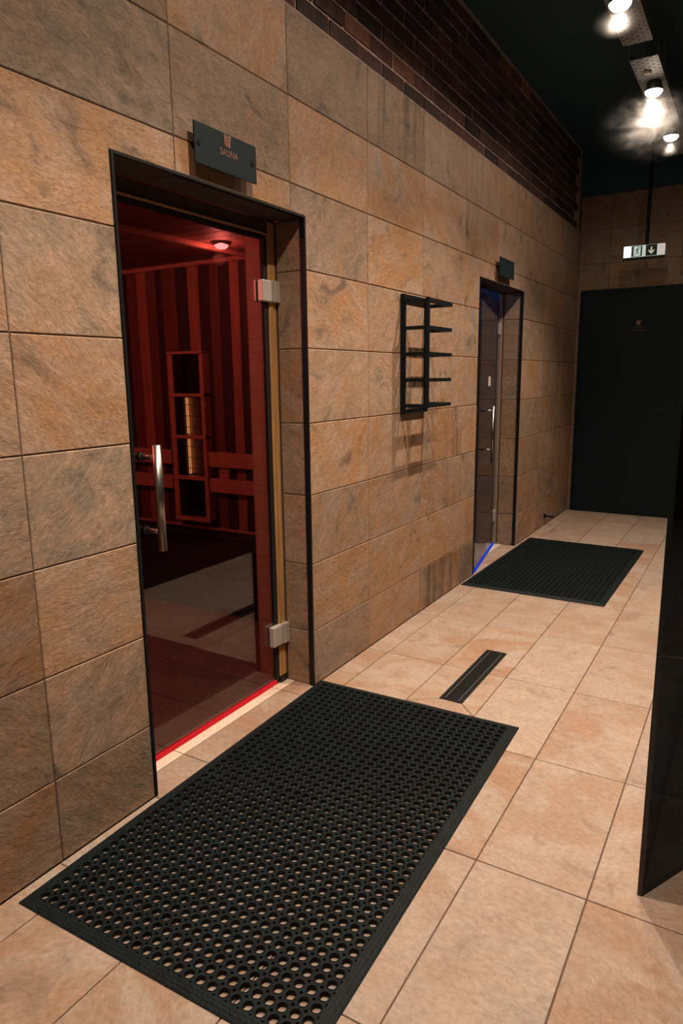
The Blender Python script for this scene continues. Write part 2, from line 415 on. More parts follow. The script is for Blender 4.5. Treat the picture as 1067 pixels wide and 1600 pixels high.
placeL = lambda u, v, n: (n, u, v)
for k in range(-3, 10):
    u0, u1 = W * k, min(W * (k + 1), END_Y)
    for j in range(9):
        v0, v1 = ZR[j], ZR[j + 1]
        for op in (D1, D2):
            polys = minus(u0, u1, v0, v1, op)
            if polys != [rect(u0, u1, v0, v1)]: break
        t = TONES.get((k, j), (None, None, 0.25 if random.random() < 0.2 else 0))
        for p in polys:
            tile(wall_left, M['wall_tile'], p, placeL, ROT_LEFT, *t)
# jamb and soffit tiles of both doorways
def reveal_tiles(D, depth):
    y = D[1] - 0.004
    jb = lambda u, v, n: (u, y - n, v)
    for j in range(8):
        v0, v1 = ZR[j], min(ZR[j + 1], D[2] - 0.006)
        if v1 - v0 > 0.02:
            tile(wall_left, M['wall_tile'], rect(-depth, -0.002, v0, v1), jb, ROT_END, random.choice((0.3, 0.6)), random.uniform(0.74, 0.9), 0, 'jamb_tile')  # tiles toned down, grazing light put into their colour
    yl = D[0] + 0.004
    jl = lambda u, v, n: (-u, yl + n, v)
    for j in range(8):
        v0, v1 = ZR[j], min(ZR[j + 1], D[2] - 0.006)
        if v1 - v0 > 0.02:
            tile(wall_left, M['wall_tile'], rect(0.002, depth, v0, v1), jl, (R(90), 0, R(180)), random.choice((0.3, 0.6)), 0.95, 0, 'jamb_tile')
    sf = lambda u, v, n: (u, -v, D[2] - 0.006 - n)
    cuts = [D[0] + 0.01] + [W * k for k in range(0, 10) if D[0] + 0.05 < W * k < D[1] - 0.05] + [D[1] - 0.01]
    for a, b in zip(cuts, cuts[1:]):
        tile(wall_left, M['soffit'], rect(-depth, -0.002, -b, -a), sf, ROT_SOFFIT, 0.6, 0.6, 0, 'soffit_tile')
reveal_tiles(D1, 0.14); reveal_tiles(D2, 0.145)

# bricks over the tiled dado
bk = MB(); bk.box(-0.25, -0.022, Y0, END_Y + 0.1, TOP, CEIL)
bk.box(-0.022, -0.0035, Y0, END_Y, TOP - 0.004, TOP + 0.003)
bk.build('brickwork_bed', M['mortar'], wall_left)
bw, bh, bp_ = 0.217, 0.064, 0.0755
bm_ = MB().box(-0.012, 0.008, -bw / 2, bw / 2, -bh / 2, bh / 2, 0.003)
proto = bm_.build('brick', M['brick'], wall_left); brick_me = proto.data
first = True
for r in range(9):
    z = TOP + 0.006 + bh / 2 + 0.004 + r * bp_
    if z + bh / 2 > CEIL: break
    y = (1.522 if r % 2 == 0 else 1.638) + 0.228 * (-3 if r < 4 else -1) + 0.114
    while y + bw / 2 < END_Y - 0.01:
        if first: o = proto; first = False
        else: o = link('brick', brick_me, M['brick'], wall_left)
        o.location = (-0.024 + random.uniform(-0.003, 0.003), y + random.uniform(-0.002, 0.002), z)
        o.rotation_euler = (random.uniform(-0.01, 0.01), 0, random.uniform(-0.008, 0.008))
        y += 0.228

# ------------------------------------------------------------------ setting: end wall, ceiling, other walls
eb = MB(); eb.box(-0.3, 3.0, END_Y + 0.0035, END_Y + 0.15, 0, CEIL)
wall_end = tag(eb.build('wall_end', M['grout']), kind='structure')
placeE = lambda u, v, n: (u, END_Y - n, v)
EX = [0.0, 0.276, 0.877, 1.478, 2.08, 2.68]
DOOR3 = (0.031, 1.13, 2.112)
for a, b in zip(EX, EX[1:]):
    for j in range(10):
        v0 = ZR[j]; v1 = ZR[j + 1] if j < 9 else 2.949
        polys = minus(a, b, v0, v1, (DOOR3[0], DOOR3[1], DOOR3[2]))
        for p in polys:
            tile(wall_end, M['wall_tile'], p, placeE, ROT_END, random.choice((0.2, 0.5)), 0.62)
ub = MB(); ub.box(0.0, 3.0, END_Y - 0.004, END_Y + 0.01, 2.951, CEIL)
ub.build('upper_wall', M['black_paint'], wall_end)

cb = MB(); cb.box(-0.3, 3.0, Y0 - 0.2, END_Y + 0.15, CEIL, CEIL + 0.1)
tag(cb.build('ceiling', M['black_paint']), kind='structure')
rb = MB(); rb.box(2.8, 3.0, Y0, END_Y + 0.1, 0, CEIL)
tag(rb.build('wall_right', M['black_wall']), kind='structure')
bb = MB(); bb.box(-0.3, 3.0, Y0 - 0.2, Y0, 0, CEIL)
tag(bb.build('wall_back', M['black_wall']), kind='structure')

# ------------------------------------------------------------------ setting: floor
fb = MB(); fb.box(-0.2, 3.0, Y0 - 0.2, END_Y + 0.15, -0.15, -0.003)
floor = tag(fb.build('floor', M['floor_grout']), kind='structure')
placeF = lambda u, v, n: (u, v, n * 0.5)
FX = [0.0, 0.1119] + [0.1119 + 0.29795 * i for i in range(1, 9)]
FY = [1.1864 + 0.5983 * j for j in range(-6, 9)]
FY = [y for y in FY if y < END_Y] + [END_Y]
FT = {  # (column,row) tone, shade
    (1, 5): (0.4, 1.05), (2, 6): (0.9, 1.1), (3, 6): (0.9, 1.1), (3, 5): (-0.2, 0.95), (4, 5): (0.35, 1.0), (4, 4): (0.7, 0.98), (4, 3): (0.75, 0.98),
    (1, 6): (0.0, 1.0), (0, 6): (0.2, 1.0), (3, 4): (0.5, 0.98), (3, 3): (0.45, 0.98), (5, 3): (0.25, 1.0), (5, 4): (0.1, 0.95), (4, 6): (0.25, 1.0),
    (4, 7): (0.6, 1.05), (3, 7): (0.9, 1.08), (2, 7): (0.5, 1.0), (1, 7): (0.3, 1.0), (1, 2): (0.4, 0.95), (1, 1): (0.4, 0.95), (2, 1): (0.35, 0.95)}
FLK = dict(joint=0.0019, bevel=0.0012, drop=0.001)
def ftile(p, t=None, s=None, **k): return tile(floor, M['floor_tile'], p, placeF, ROT_FLOOR, t, s, 0, **FLK)
for i, (a, b) in enumerate(zip(FX, FX[1:])):
    for j, (c, d) in enumerate(zip(FY, FY[1:])):
        t, s = FT.get((i, j), (random.choice((0.2, 0.4, 0.6, 0.8)), random.uniform(0.94, 1.04)))
        if i == 2 and abs(c - 1.1864) < 1e-3:
            ftile(rect(a, b, c, 1.37), 0.4, 1.0)
            ftile([(a, 1.37), (b, 1.37), (0.626, 1.452), (0.526, 1.452)], 0.5, 1.03)
            ftile([(a, 1.37), (0.526, 1.452), (0.526, d), (a, d)], 0.3, 1.04)
            ftile([(b, 1.37), (b, d), (0.626, d), (0.626, 1.452)], 0.3, 1.04)
        elif i == 2 and abs(c - 1.7847) < 1e-3:
            ftile([(a, c), (0.526, c), (0.526, 2.055), (0.626, 2.055), (0.626, c), (b, c), (b, d), (a, d)], -0.05, 1.05)
        elif i == 0:
            # wall-side strip: runs on into the two doorways
            cuts = sorted(set([c, d] + [v for v in (D1[0], D1[1], D2[0], D2[1]) if c < v < d]))
            for e0, e1 in zip(cuts, cuts[1:]):
                inn = any(D[0] - 1e-4 <= e0 and e1 <= D[1] + 1e-4 for D in (D1, D2))
                ftile(rect(-0.103 if inn else a, b, e0, e1), t, s)
        else:
            ftile(rect(a, b, c, d), t, s)
for D in (D1, D2):
    cuts = sorted(set([D[0], D[1]] + [v for v in FY if D[0] < v < D[1]]))
    for e0, e1 in zip(cuts, cuts[1:]):
        o = tile(floor, M['threshold'], rect(-0.19, -0.103, e0, e1), placeF, ROT_FLOOR, 0.5, 1.0, 0, 'threshold_strip', **FLK)

# doorway edge trims (black metal angle)
def edge_trim(n, D):
    m = MB(); t = 0.009
    m.box(-0.02, 0.0035, D[0], D[0] + t, 0, D[2]); m.box(-0.02, 0.0035, D[1] - t, D[1], 0, D[2])
    m.box(-0.02, 0.0035, D[0] + t, D[1] - t, D[2] - t * 0.7, D[2])
    return tag(m.build('trim_%d' % n, M['black_trim']), kind='structure')
edge_trim(1, D1); edge_trim(2, D2)

# ------------------------------------------------------------------ sauna cabin behind door 1
SY, SZ, SXB = 1.90, 1.962, -2.3
s = MB(); s.box(SXB, -0.19, -0.6, SY + 0.1, -0.15, -0.003)
sauna_floor = tag(s.build('floor_sauna', M['floor_grout']), kind='structure')
pf = lambda u, v, n: (u, v, n * 0.5)
xs = [-0.192 - 0.6 * i for i in range(5)]; xs[-1] = SXB
ysf = [0.588 + 0.2992 * i for i in range(-3, 5)] + [SY]
for a, b in zip(xs, xs[1:]):
    for c, d in zip(ysf, ysf[1:]):
        tile(sauna_floor, M['sauna_floor'], rect(b, a, c, d), pf, ROT_FLOOR, None, None, 0, **FLK)
s = MB(); s.box(SXB, -0.19, SY + 0.012, SY + 0.1, 0, 2.1); wsr = tag(s.build('wall_sauna_right', M['bench_dark']), kind='structure')
s = MB(); s.box(SXB - 0.1, SXB, -0.6, SY + 0.1, 0, 2.1); tag(s.build('wall_sauna_rear', M['plank_mid']), kind='structure')
s = MB(); s.box(SXB, -0.19, -0.7, -0.6, 0, 2.1); tag(s.build('wall_sauna_left', M['plank_mid']), kind='structure')
s = MB(); s.box(SXB, -0.19, -0.6, SY + 0.1, SZ + 0.02, SZ + 0.1); csn = tag(s.build('ceiling_sauna', M['bench_dark']), kind='structure')
# wall planks
edges = [-0.30, -0.42, -0.50, -0.58, -0.665, -0.752, -0.828, -0.894, -0.966, -1.035, -1.110, -1.193, -1.278, -1.39, -1.434, -1.51, -1.59, -1.67, -1.75, -1.83, -1.91, -1.99, -2.07, -2.15, -2.23, -2.3]
kinds = ['mid', 'light', 'mid', 'light', 'mid', 'dark', 'light', 'dark', 'mid', 'dark', 'light', 'dark', 'mid', 'dark', 'mid', 'light', 'mid', 'dark', 'mid', 'light', 'mid', 'mid', 'light', 'mid', 'dark']
for k, (a, b) in enumerate(zip(edges, edges[1:])):
    m = MB().box(b + 0.0015, a - 0.0015, SY - 0.002, SY + 0.012, 0.487, SZ - 0.022, 0.002)
    m.build('plank', M['plank_' + kinds[k]], wsr)
# top and bottom battens of the plank wall
MB().box(SXB, -0.30, SY - 0.018, SY + 0.012, SZ - 0.022, SZ, 0.003).build('batten', M['rail_wood'], wsr)
MB().box(SXB, -0.30, SY - 0.012, SY + 0.012, 0.474, 0.489, 0.003).build('batten', M['rail_wood'], wsr)
# ceiling boards along x
y = -0.6
k = 0
while y < SY:
    MB().box(SXB, -0.2, y + 0.002, min(y + 0.088, SY), SZ, SZ + 0.02, 0.002).build('ceiling_board', M['ceiling_wood'] if k % 2 else M['plank_mid'], csn)
    y += 0.09; k += 1
# door lining post inside
MB().box(-0.262, -0.192, 1.250, 1.34, 0, SZ).build('door_lining', M['rail_wood'], wsr)
MB().box(-0.30, -0.192, 0.25, 0.35, 0, SZ).build('door_lining', M['rail_wood'], wsr)
# slim ceiling strip in pale wood, to catch the lamp light
MB().box(-0.760, -0.732, 0.2, SY - 0.02, SZ - 0.020, SZ, 0.002).build('cover_strip', M['rail_wood'], csn)

# bench (dark) under the plank wall
b = empty('sauna_bench', (-1.3, SY, 0))
tag(b, 'dark low bench base below the plank wall inside the red sauna', 'bench')
MB().box(-0.95, 0.98, -0.10, -0.002, 0.03, 0.452, 0.004).build('front_panel', M['bench_dark'], b)
MB().box(-0.95, 0.98, -0.115, -0.002, 0.452, 0.470, 0.004).build('seat_board', M['bench_dark'], b)

# infrared heater on the plank wall
h = empty('infrared_heater', (-1.185, SY - 0.003, 1.0))
tag(h, 'tall wood-framed infrared heater with glowing orange element inside sauna', 'heater')
hx0, hx1, hz0, hz1 = -0.132, 0.132, -0.473, 0.487
D_ = -0.06
MB().box(hx0 + 0.035, hx1 - 0.027, -0.014, -0.002, hz0 + 0.03, hz1 - 0.016).build('back_plate', M['heater_black'], h)
for x0, x1 in ((hx0, hx0 + 0.036), (hx1 - 0.028, hx1)):
    MB().box(x0, x1, D_, -0.002, hz0 + 0.005, hz1 - 0.005, 0.002).build('frame_stile', M['rail_wood'], h)
for za, zb in ((1.471, 1.487), (1.238, 1.257), (1.003, 1.022), (0.768, 0.789), (0.527, 0.548)):
    MB().box(hx0, hx1, D_ - 0.006, -0.015, za - 1.0, zb - 1.0, 0.002).build('frame_rail', M['rail_wood'], h)
for x0, x1 in ((-0.0955, -0.034), (0.0885, 0.1035)):
    MB().box(x0, x1, -0.050, -0.0145, hz0 + 0.03, hz1 - 0.016).build('side_shield', M['heater_black'], h)
MB().box(-0.033, 0.088, -0.020, -0.0145, -0.20, 0.232).build('reflector', M['reflector'], h)
for za, zb in ((1.03, 1.232), (0.80, 0.998)):
    m = MB(); m.tube((-0.022, -0.034, za - 1.0), (-0.022, -0.034, zb - 1.0), 0.010, n=14)
    m.build('heating_element', M['heat_glow'], h)
for za, zb in ((1.26, 1.468), (1.026, 1.236), (0.792, 1.001), (0.551, 0.766)):
    m = MB()
    for i in range(11):
        x = -0.028 + i * 0.0115; m.tube((x, -0.052, za - 1.0), (x, -0.052, zb - 1.0), 0.0016, n=6, caps=False)
    for q in (0.2, 0.5, 0.8):
        z = za + (zb - za) * q - 1.0; m.tube((-0.095, -0.055, z), (0.103, -0.055, z), 0.0018, n=6, caps=False)
    m.build('grille', M['grille_wire'], h)
# backrests left and right of the heater
def backrest(x0, x1, blocks, label):
    o = empty('backrest', ((x0 + x1) / 2, SY - 0.003, 0.72)); cx = (x0 + x1) / 2
    tag(o, label, 'backrest', 'backrests beside the infrared heater')
    for za, zb in ((0.850, 0.932), (0.706, 0.784)):
        MB().box(x0 - cx, x1 - cx, -0.055, -0.030, za - 0.72, zb - 0.72, 0.003).build('rail', M['rail_wood'], o)
    for a, c in blocks:
        MB().box(a - cx, c - cx, -0.030, -0.002, 0.706 - 0.72, 0.932 - 0.72, 0.002).build('post', M['rail_wood'], o)
backrest(-1.048, -0.715, ((-0.994, -0.925), (-0.755, -0.717)), 'red-lit wooden backrest right of the sauna heater')
backrest(-2.05, -1.333, ((-1.475, -1.425), (-1.90, -1.84)), 'red-lit wooden backrest left of the sauna heater')

# red ceiling lamp
l = empty('red_downlight', (-0.652, 1.565, SZ))
tag(l, 'small glowing red dome light on the sauna ceiling boards', 'lamp')
MB().lathe([(0.0, -0.001), (0.046, -0.001), (0.046, -0.010), (0.034, -0.014)], (0, 0, 0), (0, 0, 1)).build('rim', M['steel'], l)
MB().lathe([(0.034, -0.012), (0.030, -0.022), (0.020, -0.029), (0.001, -0.032)], (0, 0, 0), (0, 0, 1)).build('lens', M['red_lens'], l)
ld = bpy.data.lights.new('red_light', 'POINT'); ld.energy = 3.4; ld.color = (1.0, 0.18, 0.14); ld.shadow_soft_size = 0.03
lo = bpy.data.objects.new('red_light', ld); C.objects.link(lo); lo.location = (0, 0, -0.075); lo.parent = l

l2 = l.copy(); C.objects.link(l2); l2.location = (-1.15, 0.25, SZ)
tag(l2, 'second red dome light on the sauna ceiling, hidden by the near wall')
for ch in list(l.children):
    c2 = ch.copy(); C.objects.link(c2); c2.parent = l2
    if c2.type == 'LIGHT': c2.data = ch.data.copy(); c2.data.energy = 46.0

# ------------------------------------------------------------------ sauna door (door 1)
d1 = empty('door_1', (-0.16, 0.36, 0))
tag(d1, 'smoked glass sauna door with steel bar handle, red light inside', kind='structure')
ox = -0.16
def db(name, mat, x0, x1, y0, y1, z0, z1, b=0.0, par=None, m=None):
    return MB().box(x0 + 0.16, x1 + 0.16, y0 - 0.36, y1 - 0.36, z0, z1, b).build(name, mat, par or d1)
db('pane', M['smoked_glass'], -0.164, -0.156, 0.366, 1.222, 0.020, 1.866)
db('seal', M['red_strip'], -0.166, -0.150, 0.366, 1.222, 0.003, 0.019)  # no lamp: red light from inside painted as the strip's own glow
db('edge_seal', M['seal_black'], -0.168, -0.150, 1.223, 1.243, 0.003, 1.884)
db('edge_seal', M['seal_black'], -0.168, -0.150, 0.356, 1.223, 1.8675, 1.884)
db('frame_post', M['wood_post'], -0.188, -0.143, 1.244, 1.2905, 0.03, 1.938, 0.004)
db('post_foot', M['seal_black'], -0.188, -0.141, 1.243, 1.2905, 0.002, 0.030)
db('frame_header', M['header_wood'], -0.188, -0.143, 0.357, 1.243, 1.885, 1.938, 0.004)
db('edge_bead', M['wood_post'], -0.142, -0.136, 0.357, 1.243, 1.884, 1.891, 0.001)
def hinge(z0, z1):
    hg = db('hinge', M['hinge_steel'], -0.156, -0.128, 1.185, 1.256, z0, z1, 0.004)
    db('wall_plate', M['hinge_steel'], -0.146, -0.122, 1.257, 1.2905, z0, z1, 0.002, hg)
    db('clamp_plate', M['hinge_steel'], -0.178, -0.1645, 1.188, 1.256, z0, z1, 0.003, hg)
hinge(1.632, 1.714); hinge(0.186, 0.276)
def bar_handle(parent, x, y, z0, z1, s0, s1, pane, r=0.0145):
    m = MB(); m.tube((x, y, z0), (x, y, z1), r, n=24); hd = m.build('handle', M['steel'], parent)
    for zz in (s0, s1):
        m = MB(); m.tube((pane, y, zz), (x, y, zz), r * 0.62, n=16); m.build('standoff', M['steel'], hd)
        m = MB(); m.tube((pane, y, zz), (pane + (0.006 if x > pane else -0.006), y, zz), r * 0.95, n=16); m.build('rosette', M['seal_black'], hd)
bar_handle(d1, 0.077, 0.172, 0.775, 1.126, 0.838, 1.085, 0.0045)
bar_handle(d1, -0.068, 0.172, 0.775, 1.126, 0.838, 1.085, -0.0045)

# ------------------------------------------------------------------ steam room behind door 2
s = MB(); s.box(-1.9, -0.19, 2.6, 4.6, -0.15, -0.003); stf = tag(s.build('floor_steam_room', M['floor_grout']), kind='structure')
for a, b in ((-0.192, -0.79), (-0.79, -1.39), (-1.39, -1.9)):
    for c in range(7):
        tile(stf, M['floor_tile'], rect(b, a, 2.6 + 0.299 * c, min(2.6 + 0.299 * (c + 1), 4.6)), pf, ROT_FLOOR, 0.7, 0.8, 0, **FLK)
s = MB(); s.box(-1.9, -0.19, 4.35, 4.45, 0, 2.3); tag(s.build('wall_steam_right', M['steam_tile']), kind='structure')
s = MB(); s.box(-2.0, -1.9, 2.6, 4.6, 0, 2.3); tag(s.build('wall_steam_rear', M['steam_tile']), kind='structure')
s = MB(); s.box(-1.9, -0.19, 2.5, 2.6, 0, 2.3); tag(s.build('wall_steam_left', M['steam_tile']), kind='structure')
s = MB(); s.box(-1.9, -0.19, 2.5, 4.6, 2.2, 2.3); tag(s.build('ceiling_steam_room', M['bench_dark']), kind='structure')
l = empty('blue_downlight', (-0.95, 3.55, 2.2))
tag(l, 'small blue lamp on the ceiling behind the far glass door', 'lamp')
MB().lathe([(0.0, -0.001), (0.045, -0.001), (0.045, -0.010), (0.034, -0.014)], (0, 0, 0), (0, 0, 1)).build('rim', M['steel'], l)
MB().lathe([(0.034, -0.012), (0.030, -0.022), (0.001, -0.030)], (0, 0, 0), (0, 0, 1)).build('lens', M['blue_strip'], l)
ld = bpy.data.lights.new('blue_light', 'POINT'); ld.energy = 5.5; ld.color = (0.16, 0.30, 1.0); ld.shadow_soft_size = 0.03
lo = bpy.data.objects.new('blue_light', ld); C.objects.link(lo); lo.location = (0, 0, -0.08); lo.parent = l

d2 = empty('door_2', (-0.163, 4.155, 0), (0, 0, R(10.3)))     # stands slightly ajar
tag(d2, 'dark glass steam room door standing slightly ajar, blue seal strip', kind='structure')
MB().box(-0.004, 0.004, -0.858, 0, 0.020, 1.866).build('pane', M['dark_glass'], d2)
MB().box(-0.006, 0.010, -0.858, 0, 0.004, 0.019).build('seal', M['blue_strip'], d2)  # not a source itself; blue interior light is put in as emission
bar_handle(d2, 0.075, -0.68, 0.745, 1.13, 0.835, 1.102, 0.0045, 0.0085)
MB().box(0.0042, 0.0052, -0.465, -0.375, 1.262, 1.328).build('label_sticker', M['label_white'], d2)
for z0, z1 in ((1.636, 1.724), (0.196, 0.284)):
    hg = MB().box(0.004, 0.014, -0.040, 0.004, z0, z1, 0.003).build('hinge', M['hinge_steel'], d2)
    MB().box(-0.002, 0.013, 0.006, 0.03, z0, z1, 0.002).build('wall_plate', M['hinge_steel'], hg)
d2f = empty('trim_3', (-0.163, 4.18, 0)); tag(d2f, kind='structure')
MB().box(-0.022, 0.012, 0.006, 0.024, 0.003, 1.938, 0.003).build('frame_post', M['post_beige'], d2f)

# ------------------------------------------------------------------ black door in the end wall (door 3)
d3 = empty('door_3', (0.58, END_Y, 0)); tag(d3, 'wide flush black door with small copper emblem in the end wall', kind='structure')
MB().box(DOOR3[0] - 0.58 + 0.002, DOOR3[1] - 0.58 - 0.002, -0.012, 0.0, 0.0, DOOR3[2] - 0.002).build('frame', M['door_black'], d3)
MB().box(DOOR3[0] - 0.58 + 0.03, DOOR3[1] - 0.58 - 0.03, -0.03, -0.0125, 0.006, DOOR3[2] - 0.03, 0.002).build('leaf', M['door_black'], d3)

def emblem(mb, s=1.0, d=0.0008):
    """bars, waisted column and flag of the little copper mark, in (u,v), centred"""
    def q(pts):
        n = len(pts)
        mb.add([(x * s, y * s, 0) for x, y in pts] + [(x * s, y * s, d) for x, y in pts],
               [list(range(n, 2 * n)), list(range(n))[::-1]] + [(i, (i + 1) % n, n + (i + 1) % n, n + i) for i in range(n)])
    q([(-0.5, 0.5), (-0.36, 0.5), (-0.33, -0.42), (-0.42, -0.42)])
    q([(-0.30, 0.5), (-0.18, 0.5), (-0.17, -0.5), (-0.26, -0.5)])
    q([(-0.14, 0.42), (-0.02, 0.42), (-0.02, -0.5), (-0.12, -0.5)])
    q([(0.06, 0.5), (0.5, 0.5), (0.46, 0.3), (0.06, 0.3)])
    q([(0.06, 0.24), (0.42, 0.24), (0.38, 0.06), (0.06, 0.06)])
    q([(0.06, 0.0), (0.34, 0.0), (0.28, -0.5), (0.06, -0.5)])
emb = MB(); emblem(emb, 0.042)
emb.build('emblem', M['copper'], d3, (0.565 - 0.58, -0.0305, 1.795), (R(90), 0, 0))
for zz, wd, n in ((1.754, 0.058, 7), (1.727, 0.135, 15)):
    m = MB()
    for i in range(n):
        u = -wd / 2 + wd * (i + 0.5) / n; c = wd / n * 0.36
        m.box(u - c, u - c * 0.35, -0.006, 0.006, 0, 0.0006)
        m.box(u - c, u + c, 0.003 * (1 if i % 2 else -1) - 0.0012, 0.003 * (1 if i % 2 else -1) + 0.0012, 0, 0.0006)
    m.build('lettering', M['faint_copper'], d3, (0.567 - 0.58, -0.0305, zz), (R(90), 0, 0))

# ------------------------------------------------------------------ black glass partition at the right
gp = empty('glass_partition', (1.419, 0.671, 0)); tag(gp, 'tall black glass partition standing at the right edge', 'partition')
for a, b in ((0.0, 1.75), (1.756, 3.5), (3.506, 5.27)):
    p = MB().box(-0.006, 0.006, a + 0.004, b, 0.001, 2.85).build('pane', M['black_glass'], gp)
    MB().box(-0.0062, 0.0062, a, a + 0.0038, 0.001, 2.85).build('polished_edge', M['glass_edge'], p)

# ------------------------------------------------------------------ SAUNA sign and far sign
def text_mesh(txt, size, name, mat, parent, loc, rot, d=0.0006):
    cu = bpy.data.curves.new(name, 'FONT'); cu.body = txt; cu.size = size; cu.align_x = 'CENTER'; cu.align_y = 'CENTER'; cu.extrude = d
    cu.space_character = 1.08
    t = bpy.data.objects.new(name + '_tmp', cu); C.objects.link(t)
    dg = bpy.context.evaluated_depsgraph_get(); me = bpy.data.meshes.new_from_object(t.evaluated_get(dg))
    bpy.data.objects.remove(t); return link(name, me, mat, parent, loc, rot)
def wall_sign(y0, y1, z0, z1, label, lettered):
    cy, cz = (y0 + y1) / 2, (z0 + z1) / 2
    o = empty('wall_sign', (0, cy, cz)); tag(o, label, 'sign', 'black plates over the glass doors')
    MB().box(0.026, 0.031, y0 - cy, y1 - cy, z0 - cz, z1 - cz, 0.0008).build('plate', M['sign_black'], o)
    for yy, zz in ((y0 + 0.02, cz + 0.0), (y1 - 0.02, cz + 0.0)):
        m = MB(); m.tube((0.0006, yy - cy, zz - cz), (0.026, yy - cy, zz - cz), 0.007); m.tube((0.031, yy - cy, zz - cz), (0.0335, yy - cy, zz - cz), 0.0075)
        m.build('standoff', M['black_metal'], o)
    if lettered:
        e = MB(); emblem(e, 0.036); e.build('emblem', M['copper'], o, (0.0313, 0.004, 0.038), ROT_LEFT)
        text_mesh('SAUNA', 0.029, 'lettering', M['copper'], o, (0.0316, 0.008, 0.0), ROT_LEFT).scale = (0.88, 1, 1)
    return o
wall_sign(0.657, 0.960, 1.985, 2.104, 'black plate lettered SAUNA with copper emblem above the near door', True)
wall_sign(3.553, 3.860, 1.985, 2.104, 'plain dark plate above the far blue-lit glass door', False)

# ------------------------------------------------------------------ towel rack
rk = empty('towel_rack', (0, 2.287, 1.18)); tag(rk, 'black square-tube towel rack with five shelves on the tiled wall', 'rack')
def rkb(name, x0, x1, y0, y1, z0, z1): return MB().box(x0, x1, y0 - 2.287, y1 - 2.287, z0 - 1.18, z1 - 1.18, 0.001).build(name, M['black_metal'], rk)
T = 0.018
ya, yd = 2.135, 2.440
rkb('wall_post', 0.001, 0.001 + 0.024, ya, ya + T, 1.146, 1.737)
rkb('wall_post', 0.001, 0.001 + T, yd - T, yd, 1.146, 1.737)
rkb('front_post', 0.136, 0.154, ya, ya + T, 1.176, 1.714)
rkb('back_bar', 0.001, 0.001 + T, ya + T, yd - T, 1.716, 1.737)
rkb('back_bar', 0.001, 0.001 + T, ya + T, yd - T, 1.146, 1.166)
for z in (1.698, 1.571, 1.444, 1.316, 1.188):
    rkb('side_bar', 0.02, 0.136, ya + 0.001, ya + T - 0.001, z - 0.0088, z + 0.0088)
    rkb('front_bar', 0.136, 0.154, ya + T, yd, z - 0.0088, z + 0.0088)
    rkb('side_bar', 0.02, 0.136, yd - T, yd, z - 0.0088, z + 0.0088)

# ------------------------------------------------------------------ rubber mats
def mat_field(nx, ny, p=0.033, top=0.0142, r=0.0121):
    hh = p / 2; rs = 0.0042
    bpts = []
    for q in range(4):
        base = [(hh, 0), (hh, hh - rs), (hh - rs * 0.70, hh - rs * 0.70), (hh - rs, hh)]
        c_, s_ = [(1, 0), (0, 1), (-1, 0), (0, -1)][q]
        bpts += [(x * c_ - y * s_, x * s_ + y * c_) for x, y in base]
    ang = [math.atan2(y, x) for x, y in bpts]
    n = 16
    cell_v = [(x, y, top - 0.0012) for x, y in bpts] + [(0.0146 * math.cos(a), 0.0146 * math.sin(a), top - 0.0012) for a in ang] + \
             [(0.0136 * math.cos(a), 0.0136 * math.sin(a), top) for a in ang] + [(r * math.cos(a), r * math.sin(a), top - 0.0004) for a in ang] + \
             [(r * math.cos(a), r * math.sin(a), 0.0006) for a in ang] + [(x, y, 0.0006) for x, y in bpts]
    cell_f = []
    for k in range(4):
        for i in range(n):
            j = (i + 1) % n; cell_f.append((k * n + i, k * n + j, (k + 1) * n + j, (k + 1) * n + i))
    for i in range(n):
        if i % 4 in (1, 2):       # wall of the little corner hole
            j = (i + 1) % n; cell_f.append((i, 5 * n + i, 5 * n + j, j))
    V, F = [], []
    for iy in range(ny):
        for ix in range(nx):
            k = len(V); cx = (ix - (nx - 1) / 2) * p; cy = (iy - (ny - 1) / 2) * p
            V += [(x + cx, y + cy, z) for x, y, z in cell_v]; F += [[i + k for i in f] for f in cell_f]
    me = bpy.data.meshes.new('perforated_field'); me.from_pydata(V, [], F); me.update()
    return me
def rubber_mat(loc, rz, nx, ny, ex0, ex1, ey0, ey1, label):
    """ex/ey: outer half extents left,right,front,back"""
    o = empty('rubber_mat', loc, (0, 0, rz)); tag(o, label, 'mat', 'perforated black rubber mats')
    link('perforated_field', mat_field(nx, ny), M['rubber'], o)
    hx, hy = nx * 0.033 / 2, ny * 0.033 / 2
    inn = [(-hx, -hy), (hx, -hy), (hx, hy), (-hx, hy)]; outp = [(-ex0, -ey0), (ex1, -ey0), (ex1, ey1), (-ex0, ey1)]
    for k in range(4):
        a, b = inn[k], inn[(k + 1) % 4]; c, d = outp[(k + 1) % 4], outp[k]
        m = MB(); steps = 6; vs = []
        for i in range(steps + 1):      # ribbed ramp falling to the outer edge
            t = i / steps; z = 0.0130 - 0.0100 * t ** 1.2
            for p_, q_ in ((a, d), (b, c)):
                vs.append((p_[0] + (q_[0] - p_[0]) * t, p_[1] + (q_[1] - p_[1]) * t, z + (0.0006 if i % 2 and i < steps else 0)))
        nb = len(vs); vs += [(d[0], d[1], 0.0004), (c[0], c[1], 0.0004), (a[0], a[1], 0.0004), (b[0], b[1], 0.0004)]
        fs = [(2 * i, 2 * i + 1, 2 * i + 3, 2 * i + 2) for i in range(steps)]
        fs += [(nb - 2, nb - 1, nb + 1, nb), (0, nb + 2, nb + 3, 1), (nb, nb + 1, nb + 3, nb + 2)]
        m.add(vs, fs); m.build('ramped_edge', M['rubber_edge'], o)
    return o
rubber_mat((0.4665, 0.598, 0), R(1.35), 25, 44, 0.447, 0.444, 0.752, 0.762, 'large perforated black rubber mat in front of the sauna door')
rubber_mat((0.467, 3.757, 0), R(-0.6), 25, 44, 0.445, 0.445, 0.754, 0.752, 'farther black rubber mat before the blue-lit glass door')

